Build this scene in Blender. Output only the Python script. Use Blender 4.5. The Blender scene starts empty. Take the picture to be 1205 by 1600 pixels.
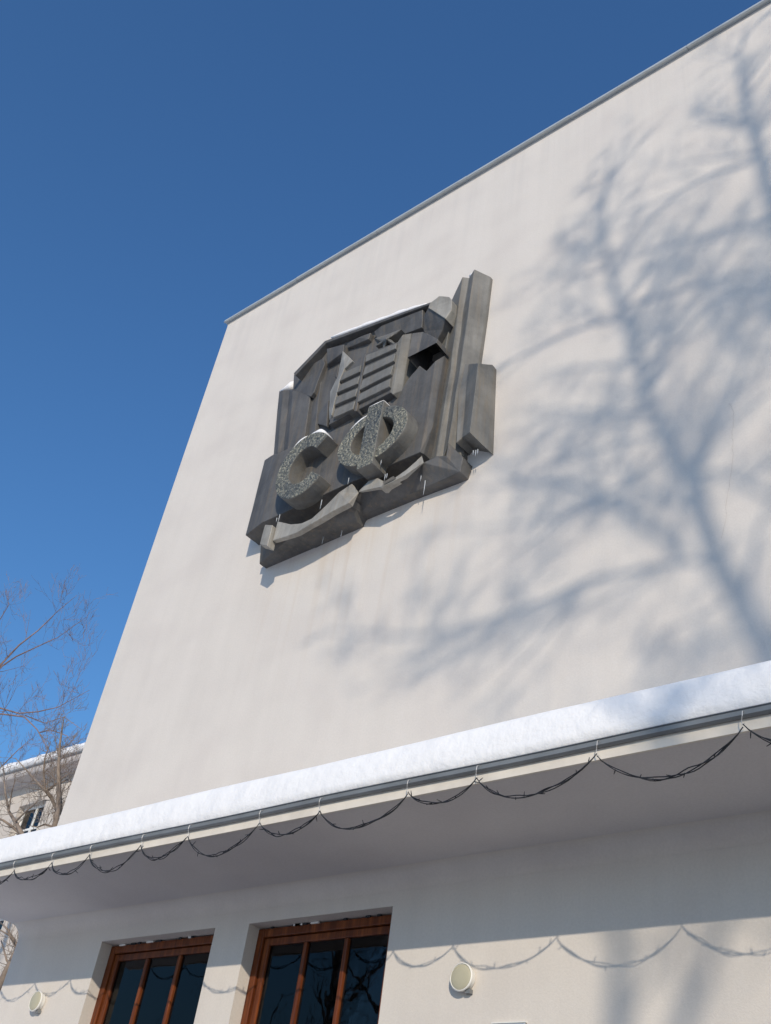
import bpy, bmesh, math, random
from mathutils import Vector, Matrix, noise

random.seed(11)
SC = bpy.context.scene
COL = SC.collection

# ------------------------------------------------------------------ camera
cam_data = bpy.data.cameras.new('camera')
cam = bpy.data.objects.new('camera', cam_data)
COL.objects.link(cam)
cam_data.sensor_fit = 'VERTICAL'
cam_data.sensor_height = 36.0
cam_data.sensor_width = 36.0
cam_data.lens = 36.0
cam_data.clip_start = 0.05
cam_data.clip_end = 2000.0
# columns: right, up, back
cam.matrix_world = Matrix(((0.77516864, 0.30709997, 0.55208984, 0.0),
                           (0.61788197, -0.55067003, -0.5612347, -7.5),
                           (0.13166416, 0.7761779, -0.61661367, 1.6),
                           (0, 0, 0, 1)))
SC.camera = cam

# ------------------------------------------------------------------ sky, sun, exposure
SUN = Vector((1.13, -1.389, 0.70))           # towards the sun
SUN_EL = math.atan2(SUN.z, math.hypot(SUN.x, SUN.y))
SUN_AZ = math.atan2(SUN.x, SUN.y)
world = bpy.data.worlds.new('World')
SC.world = world
world.use_nodes = True
wn = world.node_tree
sky = wn.nodes.new('ShaderNodeTexSky')
sky.sky_type = 'NISHITA'
sky.sun_disc = False
sky.sun_elevation = SUN_EL
sky.sun_rotation = SUN_AZ
sky.altitude = 300
sky.air_density = 1.6
sky.dust_density = 0.6
sky.ozone_density = 10.0
wn.links.new(sky.outputs['Color'], wn.nodes['Background'].inputs['Color'])
wn.nodes['Background'].inputs['Strength'].default_value = 0.125

sun_data = bpy.data.lights.new('sun', 'SUN')
sun_data.energy = 2.55
sun_data.angle = math.radians(0.53)
sun_data.color = (1.0, 0.88, 0.72)
sun = bpy.data.objects.new('sun', sun_data)
COL.objects.link(sun)
sun.rotation_euler = (-SUN).to_track_quat('-Z', 'Y').to_euler()
sun.location = (20, -24, 20)

SC.view_settings.view_transform = 'Standard'
SC.view_settings.look = 'None'
SC.view_settings.exposure = 0.25
SC.view_settings.gamma = 1.0
SC.view_settings.use_curve_mapping = False
SC.cycles.max_bounces = 6

# ------------------------------------------------------------------ helpers
class MB:
    """collects geometry and links it as one mesh object"""
    def __init__(self):
        self.v = []; self.f = []
    def quad(self, *p):
        n = len(self.v); self.v += [tuple(q) for q in p]; self.f.append(tuple(range(n, n + len(p))))
    def box(self, x0, x1, y0, y1, z0, z1):
        n = len(self.v)
        self.v += [(x0, y0, z0), (x1, y0, z0), (x1, y1, z0), (x0, y1, z0), (x0, y0, z1), (x1, y0, z1), (x1, y1, z1), (x0, y1, z1)]
        for q in ((0, 3, 2, 1), (4, 5, 6, 7), (0, 1, 5, 4), (1, 2, 6, 5), (2, 3, 7, 6), (3, 0, 4, 7)):
            self.f.append(tuple(n + i for i in q))
        return self
    def tube(self, pts, radii, sides=5, cap=True):
        pts = [Vector(p) for p in pts]
        n0 = len(self.v)
        ref = Vector((0.31, 0.77, 0.55))
        for i, p in enumerate(pts):
            a = pts[max(0, i - 1)]; b = pts[min(len(pts) - 1, i + 1)]
            t = (b - a)
            t = t.normalized() if t.length > 1e-9 else Vector((0, 0, 1))
            u = t.cross(ref)
            if u.length < 1e-3: u = t.cross(Vector((1, 0, 0)))
            u.normalize(); w = t.cross(u)
            r = radii[i] if not isinstance(radii, (int, float)) else radii
            for k in range(sides):
                a_ = 2 * math.pi * k / sides
                self.v.append(tuple(p + (u * math.cos(a_) + w * math.sin(a_)) * r))
        for i in range(len(pts) - 1):
            for k in range(sides):
                k2 = (k + 1) % sides
                self.f.append((n0 + i * sides + k, n0 + i * sides + k2, n0 + (i + 1) * sides + k2, n0 + (i + 1) * sides + k))
        if cap:
            self.f.append(tuple(n0 + k for k in reversed(range(sides))))
            m = n0 + (len(pts) - 1) * sides
            self.f.append(tuple(m + k for k in range(sides)))
        return self
    def sweep_x(self, xs, profile_fn, closed=True):
        """profile_fn(x) -> list of (y,z); swept along x"""
        n0 = len(self.v); m = None
        for x in xs:
            pr = profile_fn(x); m = len(pr)
            self.v += [(x, y, z) for y, z in pr]
        for i in range(len(xs) - 1):
            for k in range(m if closed else m - 1):
                k2 = (k + 1) % m
                self.f.append((n0 + i * m + k, n0 + i * m + k2, n0 + (i + 1) * m + k2, n0 + (i + 1) * m + k))
        if closed:
            self.f.append(tuple(n0 + k for k in reversed(range(m))))
            e = n0 + (len(xs) - 1) * m
            self.f.append(tuple(e + k for k in range(m)))
        return self
    def build(self, name, mat, parent=None, smooth=False, bevel=0, fix=True):
        me = bpy.data.meshes.new(name)
        me.from_pydata(self.v, [], self.f)
        if fix or bevel:
            bm = bmesh.new(); bm.from_mesh(me)
            if fix: bmesh.ops.recalc_face_normals(bm, faces=bm.faces)
            bm.to_mesh(me); bm.free()
        if smooth:
            me.polygons.foreach_set('use_smooth', [True] * len(me.polygons))
        me.materials.append(mat)
        o = bpy.data.objects.new(name, me)
        COL.objects.link(o)
        if parent is not None: o.parent = parent
        if bevel:
            b = o.modifiers.new('bevel', 'BEVEL'); b.width = bevel; b.segments = 2; b.limit_method = 'ANGLE'; b.angle_limit = math.radians(35)
        return o

def tag(o, label=None, cat=None, group=None, kind=None):
    if label: o['label'] = label
    if cat: o['category'] = cat
    if group: o['group'] = group
    if kind: o['kind'] = kind
    return o

def empty(name, loc=(0, 0, 0)):
    o = bpy.data.objects.new(name, None); COL.objects.link(o); o.location = loc
    o.empty_display_size = 0.2
    return o

def linked(o, loc=None, parent=None, rot=None, scale=None):
    c = o.copy(); COL.objects.link(c)
    c.parent = parent
    if loc is not None: c.location = loc
    if rot is not None: c.rotation_euler = rot
    if scale is not None: c.scale = scale
    return c

# ------------------------------------------------------------------ materials
def mat_base(name):
    m = bpy.data.materials.new(name); m.use_nodes = True
    return m, m.node_tree, m.node_tree.nodes['Principled BSDF']

def add(nt, typ, **kw):
    n = nt.nodes.new(typ)
    for k, v in kw.items(): setattr(n, k, v)
    return n

def coords(nt, scale=(1, 1, 1)):
    tc = add(nt, 'ShaderNodeTexCoord'); mp = add(nt, 'ShaderNodeMapping')
    mp.inputs['Scale'].default_value = scale
    geo = add(nt, 'ShaderNodeNewGeometry')
    nt.links.new(geo.outputs['Position'], mp.inputs['Vector'])
    return mp.outputs['Vector']

def noise_n(nt, vec, scale, detail=4, rough=0.55):
    n = add(nt, 'ShaderNodeTexNoise'); n.inputs['Scale'].default_value = scale
    n.inputs['Detail'].default_value = detail; n.inputs['Roughness'].default_value = rough
    nt.links.new(vec, n.inputs['Vector']); return n.outputs['Fac']

def ramp(nt, fac, stops):
    r = add(nt, 'ShaderNodeValToRGB')
    el = r.color_ramp.elements
    while len(el) < len(stops): el.new(0.5)
    for e, (p, c) in zip(el, stops):
        e.position = p; e.color = (*c, 1) if len(c) == 3 else c
    nt.links.new(fac, r.inputs['Fac']); return r.outputs['Color']

def mixc(nt, a, b, fac, mode='MIX'):
    m = add(nt, 'ShaderNodeMix', data_type='RGBA', blend_type=mode)
    for s, val in ((m.inputs[0], fac), (m.inputs[6], a), (m.inputs[7], b)):
        if isinstance(val, (int, float)): s.default_value = val
        elif isinstance(val, tuple): s.default_value = (*val, 1)
        else: nt.links.new(val, s)
    return m.outputs[2]

def bump(nt, bs, height, strength, dist):
    b = add(nt, 'ShaderNodeBump'); b.inputs['Strength'].default_value = strength; b.inputs['Distance'].default_value = dist
    nt.links.new(height, b.inputs['Height']); nt.links.new(b.outputs['Normal'], bs.inputs['Normal'])

def m_stucco(name, col, dark, streak=0.5):
    m, nt, bs = mat_base(name)
    v = coords(nt); vs = coords(nt, (1.6, 1.6, 0.12)); vp = coords(nt, (0.35, 0.35, 0.5))
    a = ramp(nt, noise_n(nt, v, 0.7, 6, 0.6), [(0.3, dark), (0.65, col)])
    s = ramp(nt, noise_n(nt, vs, 2.0, 5, 0.6), [(0.35, tuple(c * 0.93 for c in col)), (0.6, col)])
    c = mixc(nt, a, s, streak)
    p = ramp(nt, noise_n(nt, vp, 3.0, 2, 0.4), [(0.45, (1, 1, 1)), (0.7, (0.95, 0.945, 0.95))])
    c = mixc(nt, c, p, 1.0, 'MULTIPLY')
    gr = ramp(nt, noise_n(nt, v, 45, 3, 0.7), [(0.35, (0.955, 0.955, 0.955)), (0.65, (1.02, 1.02, 1.02))])
    c = mixc(nt, c, gr, 1.0, 'MULTIPLY')
    if name == 'stucco':                     # rusty run-off below the emblem, grey runs below the coping
        ge = add(nt, 'ShaderNodeNewGeometry'); sp = add(nt, 'ShaderNodeSeparateXYZ'); nt.links.new(ge.outputs['Position'], sp.inputs[0])
        def band(val, a, b_):
            mr = add(nt, 'ShaderNodeMapRange'); mr.interpolation_type = 'SMOOTHSTEP'
            mr.inputs[1].default_value = a; mr.inputs[2].default_value = b_
            nt.links.new(val, mr.inputs[0]); return mr.outputs[0]
        def mul(*f):
            o_ = f[0]
            for g_ in f[1:]:
                mm_ = add(nt, 'ShaderNodeMath', operation='MULTIPLY'); nt.links.new(o_, mm_.inputs[0]); nt.links.new(g_, mm_.inputs[1]); o_ = mm_.outputs[0]
            return o_
        st = ramp(nt, noise_n(nt, coords(nt, (7, 7, 0.25)), 1.0, 4, 0.6), [(0.5, (0, 0, 0)), (0.72, (0.32, 0.32, 0.32))])
        f1 = mul(st, band(sp.outputs['X'], -9.9, -9.0), band(sp.outputs['X'], -5.6, -6.6), band(sp.outputs['Z'], 7.0, 9.6), band(sp.outputs['Z'], 11.5, 10.5))
        c = mixc(nt, c, (0.52, 0.42, 0.32), f1)
        st2 = ramp(nt, noise_n(nt, coords(nt, (5, 5, 0.12)), 1.3, 4, 0.6), [(0.48, (0, 0, 0)), (0.75, (0.24, 0.24, 0.24))])
        f2 = mul(st2, band(sp.outputs['Z'], 14.0, 16.7))
        c = mixc(nt, c, (0.47, 0.45, 0.43), f2)
    nt.links.new(c, bs.inputs['Base Color'])
    bs.inputs['Roughness'].default_value = 0.92
    bs.inputs['Specular IOR Level'].default_value = 0.15
    h1 = noise_n(nt, v, 2.2, 3, 0.5); h2 = noise_n(nt, v, 70.0, 4, 0.65)
    mm = add(nt, 'ShaderNodeMath', operation='MULTIPLY_ADD'); mm.inputs[1].default_value = 4.0
    nt.links.new(h1, mm.inputs[0]); nt.links.new(h2, mm.inputs[2])
    bump(nt, bs, mm.outputs[0], 0.35, 0.006)
    return m

def m_simple(name, col, rough=0.6, metal=0.0, var=0.12, nscale=12.0, bstr=0.0, bscale=60.0, spec=0.4):
    m, nt, bs = mat_base(name)
    v = coords(nt)
    c = ramp(nt, noise_n(nt, v, nscale, 5, 0.6), [(0.3, tuple(x * (1 - var) for x in col)), (0.7, tuple(min(1, x * (1 + var)) for x in col))])
    nt.links.new(c, bs.inputs['Base Color'])
    bs.inputs['Roughness'].default_value = rough; bs.inputs['Metallic'].default_value = metal
    bs.inputs['Specular IOR Level'].default_value = spec
    if bstr: bump(nt, bs, noise_n(nt, v, bscale, 4, 0.6), bstr, 0.01)
    return m

def m_snow(name):
    m, nt, bs = mat_base(name)
    v = coords(nt)
    c = ramp(nt, noise_n(nt, v, 1.5, 5, 0.6), [(0.3, (0.86, 0.85, 0.84)), (0.7, (0.91, 0.90, 0.885))])
    nt.links.new(c, bs.inputs['Base Color'])
    bs.inputs['Roughness'].default_value = 0.75
    bs.inputs['Specular IOR Level'].default_value = 0.25
    h1 = noise_n(nt, v, 3.5, 4, 0.55); h2 = noise_n(nt, v, 60, 3, 0.6)
    mm = add(nt, 'ShaderNodeMath', operation='MULTIPLY_ADD'); mm.inputs[1].default_value = 14.0
    nt.links.new(h1, mm.inputs[0]); nt.links.new(h2, mm.inputs[2])
    bump(nt, bs, mm.outputs[0], 0.40, 0.006)
    return m

def m_relief(name, col, rust, amount):
    """weathered grey sheet: mottled, vertical streaks, brown run-off"""
    m, nt, bs = mat_base(name)
    v = coords(nt); vs = coords(nt, (9, 9, 0.55)); vs2 = coords(nt, (22, 22, 1.2))
    a = ramp(nt, noise_n(nt, v, 2.0, 9, 0.68), [(0.28, tuple(c * 0.55 for c in col)), (0.5, col), (0.75, tuple(c * 1.5 for c in col))])
    s = ramp(nt, noise_n(nt, vs, 1.0, 5, 0.6), [(0.35, tuple(c * 0.65 for c in col)), (0.64, tuple(c * 1.3 for c in col))])
    c = mixc(nt, a, s, 0.32)
    rf = ramp(nt, noise_n(nt, vs2, 0.8, 4, 0.6), [(0.5, (0, 0, 0)), (0.72, (amount,) * 3)])
    c = mixc(nt, c, rust, rf)
    fl = ramp(nt, noise_n(nt, v, 34, 3, 0.7), [(0.66, (0, 0, 0)), (0.74, (0.35, 0.35, 0.35))])
    c = mixc(nt, c, tuple(x * 1.9 for x in col), fl)
    nt.links.new(c, bs.inputs['Base Color'])
    bs.inputs['Roughness'].default_value = 0.62
    bs.inputs['Metallic'].default_value = 0.15
    bs.inputs['Specular IOR Level'].default_value = 0.35
    bump(nt, bs, noise_n(nt, v, 6, 6, 0.6), 0.35, 0.03)
    return m

def m_hammered(name):
    m, nt, bs = mat_base(name)
    v = coords(nt)
    vo = add(nt, 'ShaderNodeTexVoronoi'); vo.inputs['Scale'].default_value = 20; vo.inputs['Randomness'].default_value = 1.0
    wv = add(nt, 'ShaderNodeVectorMath', operation='ADD')
    nz = add(nt, 'ShaderNodeTexNoise'); nz.inputs['Scale'].default_value = 14; nt.links.new(v, nz.inputs['Vector'])
    sc = add(nt, 'ShaderNodeVectorMath', operation='SCALE'); sc.inputs['Scale'].default_value = 0.06
    nt.links.new(nz.outputs['Color'], sc.inputs[0]); nt.links.new(v, wv.inputs[0]); nt.links.new(sc.outputs[0], wv.inputs[1])
    nt.links.new(wv.outputs[0], vo.inputs['Vector'])
    n2 = noise_n(nt, v, 36, 4, 0.62)
    c1 = ramp(nt, n2, [(0.36, (0.095, 0.10, 0.095)), (0.52, (0.18, 0.18, 0.16)), (0.66, (0.44, 0.42, 0.345))])
    n3 = ramp(nt, noise_n(nt, v, 2.6, 3, 0.5), [(0.35, (0.62, 0.64, 0.66)), (0.65, (1.15, 1.12, 1.0))])
    c = mixc(nt, c1, n3, 1.0, 'MULTIPLY')
    nt.links.new(c, bs.inputs['Base Color'])
    bs.inputs['Roughness'].default_value = 0.5; bs.inputs['Metallic'].default_value = 0.2
    mm = add(nt, 'ShaderNodeMath', operation='MULTIPLY_ADD'); mm.inputs[1].default_value = 0.8
    nt.links.new(n2, mm.inputs[0]); nt.links.new(vo.outputs['Distance'], mm.inputs[2])
    bump(nt, bs, mm.outputs[0], 0.9, 0.03)
    return m

def m_wood(name):
    m, nt, bs = mat_base(name)
    v = coords(nt, (14, 14, 0.9)); v2 = coords(nt, (40, 40, 3))
    g = ramp(nt, noise_n(nt, v, 1.6, 6, 0.6), [(0.3, (0.06, 0.014, 0.005)), (0.52, (0.155, 0.040, 0.011)), (0.75, (0.29, 0.088, 0.022))])
    f = ramp(nt, noise_n(nt, v2, 1.0, 3, 0.6), [(0.3, (0.78, 0.78, 0.78)), (0.6, (1, 1, 1))])
    nt.links.new(mixc(nt, g, f, 1.0, 'MULTIPLY'), bs.inputs['Base Color'])
    bs.inputs['Roughness'].default_value = 0.35
    bs.inputs['Specular IOR Level'].default_value = 0.3
    bump(nt, bs, noise_n(nt, v, 3, 4, 0.6), 0.15, 0.004)
    return m

def m_glass(name, tint=(0.45, 0.5, 0.55), ior=1.6, wavy=0.0):
    m, nt, bs = mat_base(name)
    out = nt.nodes['Material Output']; nt.nodes.remove(bs)
    fr = add(nt, 'ShaderNodeFresnel'); fr.inputs['IOR'].default_value = ior
    gl = add(nt, 'ShaderNodeBsdfGlossy'); gl.inputs['Roughness'].default_value = 0.015
    tr = add(nt, 'ShaderNodeBsdfTransparent'); tr.inputs['Color'].default_value = (*tint, 1)
    mx = add(nt, 'ShaderNodeMixShader')
    if wavy:
        b = add(nt, 'ShaderNodeBump'); b.inputs['Strength'].default_value = wavy; b.inputs['Distance'].default_value = 0.02
        nt.links.new(noise_n(nt, coords(nt), 3.0, 2, 0.5), b.inputs['Height'])
        nt.links.new(b.outputs['Normal'], gl.inputs['Normal']); nt.links.new(b.outputs['Normal'], fr.inputs['Normal'])
    nt.links.new(fr.outputs[0], mx.inputs[0]); nt.links.new(tr.outputs[0], mx.inputs[1]); nt.links.new(gl.outputs[0], mx.inputs[2])
    nt.links.new(mx.outputs[0], out.inputs['Surface'])
    return m

M = dict(
    stucco=m_stucco('stucco', (0.69, 0.64, 0.58), (0.655, 0.61, 0.555)),
    soffit=m_stucco('soffit_paint', (0.65, 0.615, 0.60), (0.61, 0.58, 0.565), 0.2),
    stucco2=m_stucco('neighbour_stucco', (0.62, 0.56, 0.49), (0.52, 0.46, 0.40)),
    trim2=m_simple('neighbour_trim', (0.50, 0.46, 0.43), 0.85, var=0.15, nscale=3),
    cream=m_simple('cream_paint', (0.70, 0.64, 0.55), 0.8, var=0.1, nscale=4),
    zinc=m_simple('zinc_sheet', (0.25, 0.26, 0.265), 0.45, 0.35, 0.15, 3.0, 0.15, 8.0),
    coping=m_simple('coping_sheet', (0.48, 0.52, 0.53), 0.40, 0.2, 0.1, 2.0, 0.1, 4.0),
    snow=m_snow('snow'),
    relief=m_relief('relief_grey', (0.112, 0.110, 0.107), (0.20, 0.16, 0.115), 0.55),
    relief_mid=m_relief('relief_mid', (0.185, 0.18, 0.165), (0.22, 0.18, 0.13), 0.5),
    relief_pale=m_relief('relief_pale', (0.33, 0.315, 0.28), (0.27, 0.22, 0.16), 0.5),
    hammered=m_hammered('hammered_letter'),
    wood=m_wood('varnished_wood'),
    glass=m_glass('window_glass', (0.28, 0.29, 0.30), 1.46, 0.06),
    glass2=m_glass('neighbour_glass', (0.3, 0.33, 0.36), 1.9),
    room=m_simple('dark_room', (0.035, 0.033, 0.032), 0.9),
    white=m_simple('white_paint', (0.78, 0.77, 0.73), 0.5, var=0.05),
    diffuser=m_simple('frosted_diffuser', (0.47, 0.44, 0.32), 0.35, var=0.05, nscale=8),
    wire=m_simple('dark_cable', (0.022, 0.024, 0.028), 0.55),
    hook=m_simple('hook_wire', (0.62, 0.60, 0.57), 0.5, 0.2),
    plaque=m_simple('plaque_metal', (0.55, 0.57, 0.58), 0.35, 0.5, 0.06),
    bark=m_simple('bark', (0.10, 0.075, 0.062), 0.9, var=0.35, nscale=9, bstr=0.6, bscale=20),
    twig=m_simple('twig_bark', (0.27, 0.185, 0.16), 0.85, var=0.3, nscale=5),
    twig_pale=m_simple('pale_twig_bark', (0.24, 0.19, 0.15), 0.85, var=0.3, nscale=5),
    damper_grey=m_simple('bounce_damper_grey', (0.16, 0.16, 0.165), 0.9, var=0.5, nscale=0.8),  # dark grey of the added ground sheet that damps bounced light
    ice=m_simple('ice', (0.52, 0.55, 0.58), 0.15, var=0.04, spec=0.7),
    crack=m_simple('crack', (0.52, 0.475, 0.43), 0.95),
)
EMBLEM = {
 'main_panel': [
  ([[(-9.43,-0.36,10.191),(-7.76,-0.36,10.243),(-6.596,-0.36,10.258),(-6.557,-0.36,10.76),(-6.556,-0.36,11.92),(-6.696,-0.36,11.8),(-6.847,-0.36,11.995),(-7.018,-0.36,11.83),(-7.109,-0.36,11.65),(-7.286,-0.36,11.524),(-7.822,-0.36,11.579),(-8.436,-0.36,11.485),(-9.476,-0.36,11.548)],[(-9.476,-0.36,11.548),(-9.43,-0.36,10.191),(-9.823,-0.27,10.179),(-9.891,-0.25,11.685),(-9.641,-0.3,11.648)],[(-6.556,-0.36,11.92),(-6.557,-0.36,10.76),(-6.596,-0.36,10.258),(-6.576,-0.31,10.254),(-6.509,-0.29,10.714),(-6.492,-0.27,12.07)]],0.03),
 ],
 'pilaster': [
  ([[(-10.189,-0.12,13.469),(-9.882,-0.12,11.899),(-9.685,-0.2,11.774),(-9.982,-0.2,13.305)],[(-9.982,-0.2,13.305),(-9.685,-0.2,11.774),(-9.597,-0.16,11.821),(-9.855,-0.16,13.278)],[(-9.855,-0.16,13.278),(-9.597,-0.16,11.821),(-9.412,-0.24,11.691),(-9.669,-0.24,13.114)],[(-9.669,-0.24,13.114),(-9.412,-0.24,11.691),(-9.087,-0.23,11.684),(-9.202,-0.23,12.746)]],0.03),
  ([[(-9.233,-0.16,12.754),(-9.108,-0.16,11.695),(-8.868,-0.22,11.58),(-9.115,-0.22,13.501)],[(-9.115,-0.22,13.501),(-8.868,-0.22,11.58),(-8.861,-0.14,11.686),(-9.103,-0.14,13.568)],[(-9.103,-0.14,13.568),(-8.861,-0.14,11.686),(-8.659,-0.12,11.742),(-8.79,-0.12,13.409)]],0.03),
  ([[(-6.725,-0.04,13.601),(-6.387,-0.24,13.749),(-6.389,-0.24,12.876),(-6.373,-0.24,11.773),(-6.426,-0.24,10.191),(-6.723,-0.1,10.357),(-6.726,-0.06,11.887)],[(-6.387,-0.24,13.749),(-6.308,-0.18,13.739),(-6.333,-0.18,12.901),(-6.334,-0.18,11.806),(-6.369,-0.18,10.144),(-6.426,-0.24,10.191),(-6.373,-0.24,11.773),(-6.389,-0.24,12.876)],[(-6.308,-0.18,13.739),(-6.145,-0.28,13.72),(-6.157,-0.28,12.69),(-6.174,-0.28,11.625),(-6.218,-0.28,10.299),(-6.369,-0.18,10.144),(-6.334,-0.18,11.806),(-6.333,-0.18,12.901)],[(-6.145,-0.28,13.72),(-6.005,-0.06,13.681),(-6.019,-0.06,12.715),(-6.05,-0.06,11.692),(-6.112,-0.08,10.162),(-6.218,-0.28,10.299),(-6.174,-0.28,11.625),(-6.157,-0.28,12.69)]],0.03),
  ([[(-6.669,-0.14,13.039),(-6.775,-0.1,12.517),(-6.603,-0.16,12.268),(-6.537,-0.2,12.887)]],0.03),
  ([[(-6.223,-0.24,11.755),(-6.088,-0.28,10.246),(-6.014,-0.26,10.306),(-6.088,-0.22,11.732)],[(-6.088,-0.22,11.732),(-6.014,-0.26,10.306),(-5.776,-0.42,10.157),(-5.828,-0.34,11.488)],[(-5.828,-0.34,11.488),(-5.776,-0.42,10.157),(-5.708,-0.12,10.077),(-5.783,-0.1,11.649)]],0.03),
 ],
 'facet': [
  ([[(-8.925,-0.2,12.271),(-8.737,-0.24,12.402),(-8.646,-0.24,11.797),(-8.994,-0.18,12.095)]],0.03),
  ([[(-8.984,-0.16,13.327),(-8.727,-0.2,13.258),(-8.695,-0.22,12.885),(-8.972,-0.14,13.235)]],0.03),
 ],
 'shoulder': [
  ([[(-9.877,-0.14,13.682),(-9.799,-0.14,13.26),(-9.156,-0.26,12.686),(-9.097,-0.27,12.735),(-8.99,-0.28,13.313),(-9.078,-0.28,13.487)]],0.03),
 ],
 'hood': [
  ([[(-9.634,-0.34,13.394),(-9.573,-0.34,13.314),(-9.013,-0.34,13.752),(-9.049,-0.34,13.827)],[(-9.049,-0.34,13.827),(-9.013,-0.34,13.752),(-6.849,-0.34,13.318),(-6.839,-0.34,13.367)]],0.03),
 ],
 'back_panel': [
  ([[(-9.507,-0.2,13.268),(-9.019,-0.22,13.762),(-7.024,-0.22,13.406),(-6.869,-0.2,13.054),(-7.258,-0.2,12.608),(-7.445,-0.2,11.969),(-8.624,-0.15,11.701),(-9.08,-0.15,11.919)]],0.03),
  ([[(-7.37,-0.04,12.678),(-6.714,-0.04,12.306),(-6.498,-0.04,11.607),(-7.221,-0.04,11.811),(-7.608,-0.04,12.196)]],0.03),  # plate added behind the hollow block so its cavity stays dark
 ],
 'gear_tooth': [
  ([[(-9.012,-0.3,13.656),(-8.566,-0.34,13.462),(-8.555,-0.32,13.284),(-8.951,-0.26,13.294)]],0.03),
  ([[(-8.924,-0.28,13.25),(-8.553,-0.32,13.272),(-8.621,-0.28,13.257),(-8.953,-0.22,13.296)]],0.03),
  ([[(-8.578,-0.28,13.541),(-8.298,-0.33,13.463),(-8.03,-0.32,13.435),(-8.071,-0.3,13.325),(-8.535,-0.26,13.431)]],0.03),
  ([[(-7.981,-0.3,13.445),(-7.812,-0.32,13.456),(-6.999,-0.32,13.314),(-7.01,-0.28,12.964),(-7.858,-0.25,13.145)]],0.03),
 ],
 'corner_knob': [
  ([[(-6.823,-0.38,13.28),(-6.652,-0.38,13.34),(-6.484,-0.36,13.221),(-6.441,-0.34,13.134),(-6.418,-0.34,12.9),(-6.474,-0.38,12.722),(-6.843,-0.38,13.189)]],0.03),
 ],
 'corner_bracket': [
  ([[(-6.862,-0.36,13.221),(-6.492,-0.36,12.753),(-6.594,-0.28,12.662),(-6.698,-0.24,12.564),(-6.739,-0.24,12.513),(-7.001,-0.24,12.919),(-7.022,-0.28,13.168)]],0.03),
 ],
 'book_page': [
  ([[(-7.897,-0.46,12.743),(-7.257,-0.46,12.629),(-7.213,-0.46,11.565),(-7.834,-0.46,11.536)]],0.03),
  ([[(-8.146,-0.44,12.748),(-7.909,-0.46,12.691),(-7.857,-0.46,11.547),(-8.347,-0.46,11.514),(-8.345,-0.46,11.759),(-8.34,-0.46,12.442)]],0.03),
 ],
 'page_edge': [
  ([[(-8.46,-0.42,13.17),(-8.087,-0.5,12.659),(-8.236,-0.5,12.574),(-8.285,-0.5,12.386),(-8.289,-0.5,11.643),(-8.383,-0.44,11.637),(-8.463,-0.42,11.897),(-8.545,-0.4,12.33),(-8.446,-0.42,12.569)]],0.03),
 ],
 'book_border': [
  ([[(-7.247,-0.47,12.613),(-7.179,-0.46,12.736),(-7.164,-0.46,11.504),(-7.203,-0.47,11.551)],[(-7.179,-0.46,12.736),(-7.11,-0.36,12.824),(-7.098,-0.36,11.635),(-7.164,-0.46,11.504)]],0.03),
 ],
 'book_spine': [
  ([[(-7.889,-0.5,12.672),(-7.842,-0.5,12.674),(-7.785,-0.5,11.477),(-7.83,-0.5,11.478)]],0.03),
 ],
 'slat': [
  ([[(-7.82,-0.51,12.623),(-7.807,-0.51,12.463),(-7.234,-0.51,12.426),(-7.227,-0.51,12.535)]],0.03),
  ([[(-7.785,-0.51,12.346),(-7.795,-0.51,12.175),(-7.221,-0.51,12.168),(-7.222,-0.51,12.326)]],0.03),
  ([[(-7.775,-0.51,12.072),(-7.802,-0.51,11.886),(-7.228,-0.51,11.89),(-7.209,-0.51,12.07)]],0.03),
  ([[(-7.785,-0.51,11.796),(-7.796,-0.51,11.641),(-7.208,-0.51,11.632),(-7.216,-0.51,11.795)]],0.03),
  ([[(-8.218,-0.51,12.483),(-8.281,-0.51,12.328),(-7.874,-0.51,12.302),(-7.881,-0.51,12.447)]],0.03),
  ([[(-8.256,-0.51,12.229),(-8.277,-0.51,12.082),(-7.863,-0.51,12.046),(-7.854,-0.51,12.198)]],0.03),
  ([[(-8.255,-0.51,11.978),(-8.255,-0.51,11.819),(-7.864,-0.51,11.797),(-7.843,-0.51,11.944)]],0.03),
  ([[(-8.232,-0.51,11.713),(-8.236,-0.51,11.554),(-7.862,-0.51,11.534),(-7.843,-0.51,11.692)]],0.03),
 ],
 'side_block': [
  ([[(-6.961,-0.5,12.599),(-6.95,-0.52,12.063),(-6.813,-0.46,12.154),(-6.811,-0.44,12.6)],[(-6.811,-0.44,12.6),(-6.813,-0.46,12.154),(-6.467,-0.5,12.091),(-6.467,-0.48,12.187)]],0.03),
 ],
 'star': [
  ([[(-7.413,-0.54,12.702),(-7.55,-0.42,12.997),(-7.252,-0.44,12.921),(-7.456,-0.42,12.843)],[(-7.413,-0.54,12.702),(-7.456,-0.42,12.843),(-7.264,-0.44,12.576),(-7.485,-0.42,12.763)],[(-7.413,-0.54,12.702),(-7.485,-0.42,12.763),(-7.56,-0.44,12.558),(-7.585,-0.42,12.808)],[(-7.413,-0.54,12.702),(-7.585,-0.42,12.808),(-7.727,-0.44,12.833),(-7.656,-0.42,12.899)],[(-7.413,-0.54,12.702),(-7.656,-0.42,12.899),(-7.775,-0.44,13.029),(-7.55,-0.42,12.997)]],0.03),
 ],
 'base_bevel': [
  ([[(-7.685,-0.34,9.88),(-7.519,-0.36,9.998),(-7.167,-0.36,9.919),(-6.808,-0.36,9.949),(-6.539,-0.34,10.07),(-6.368,-0.3,10.136),(-6.228,-0.28,10.089),(-6.057,-0.17,9.829),(-6.862,-0.13,9.841),(-7.744,-0.11,9.829)],[(-6.228,-0.28,10.089),(-6.201,-0.3,10.275),(-6.013,-0.2,10.024),(-6.057,-0.17,9.829)]],0.03),
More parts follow.
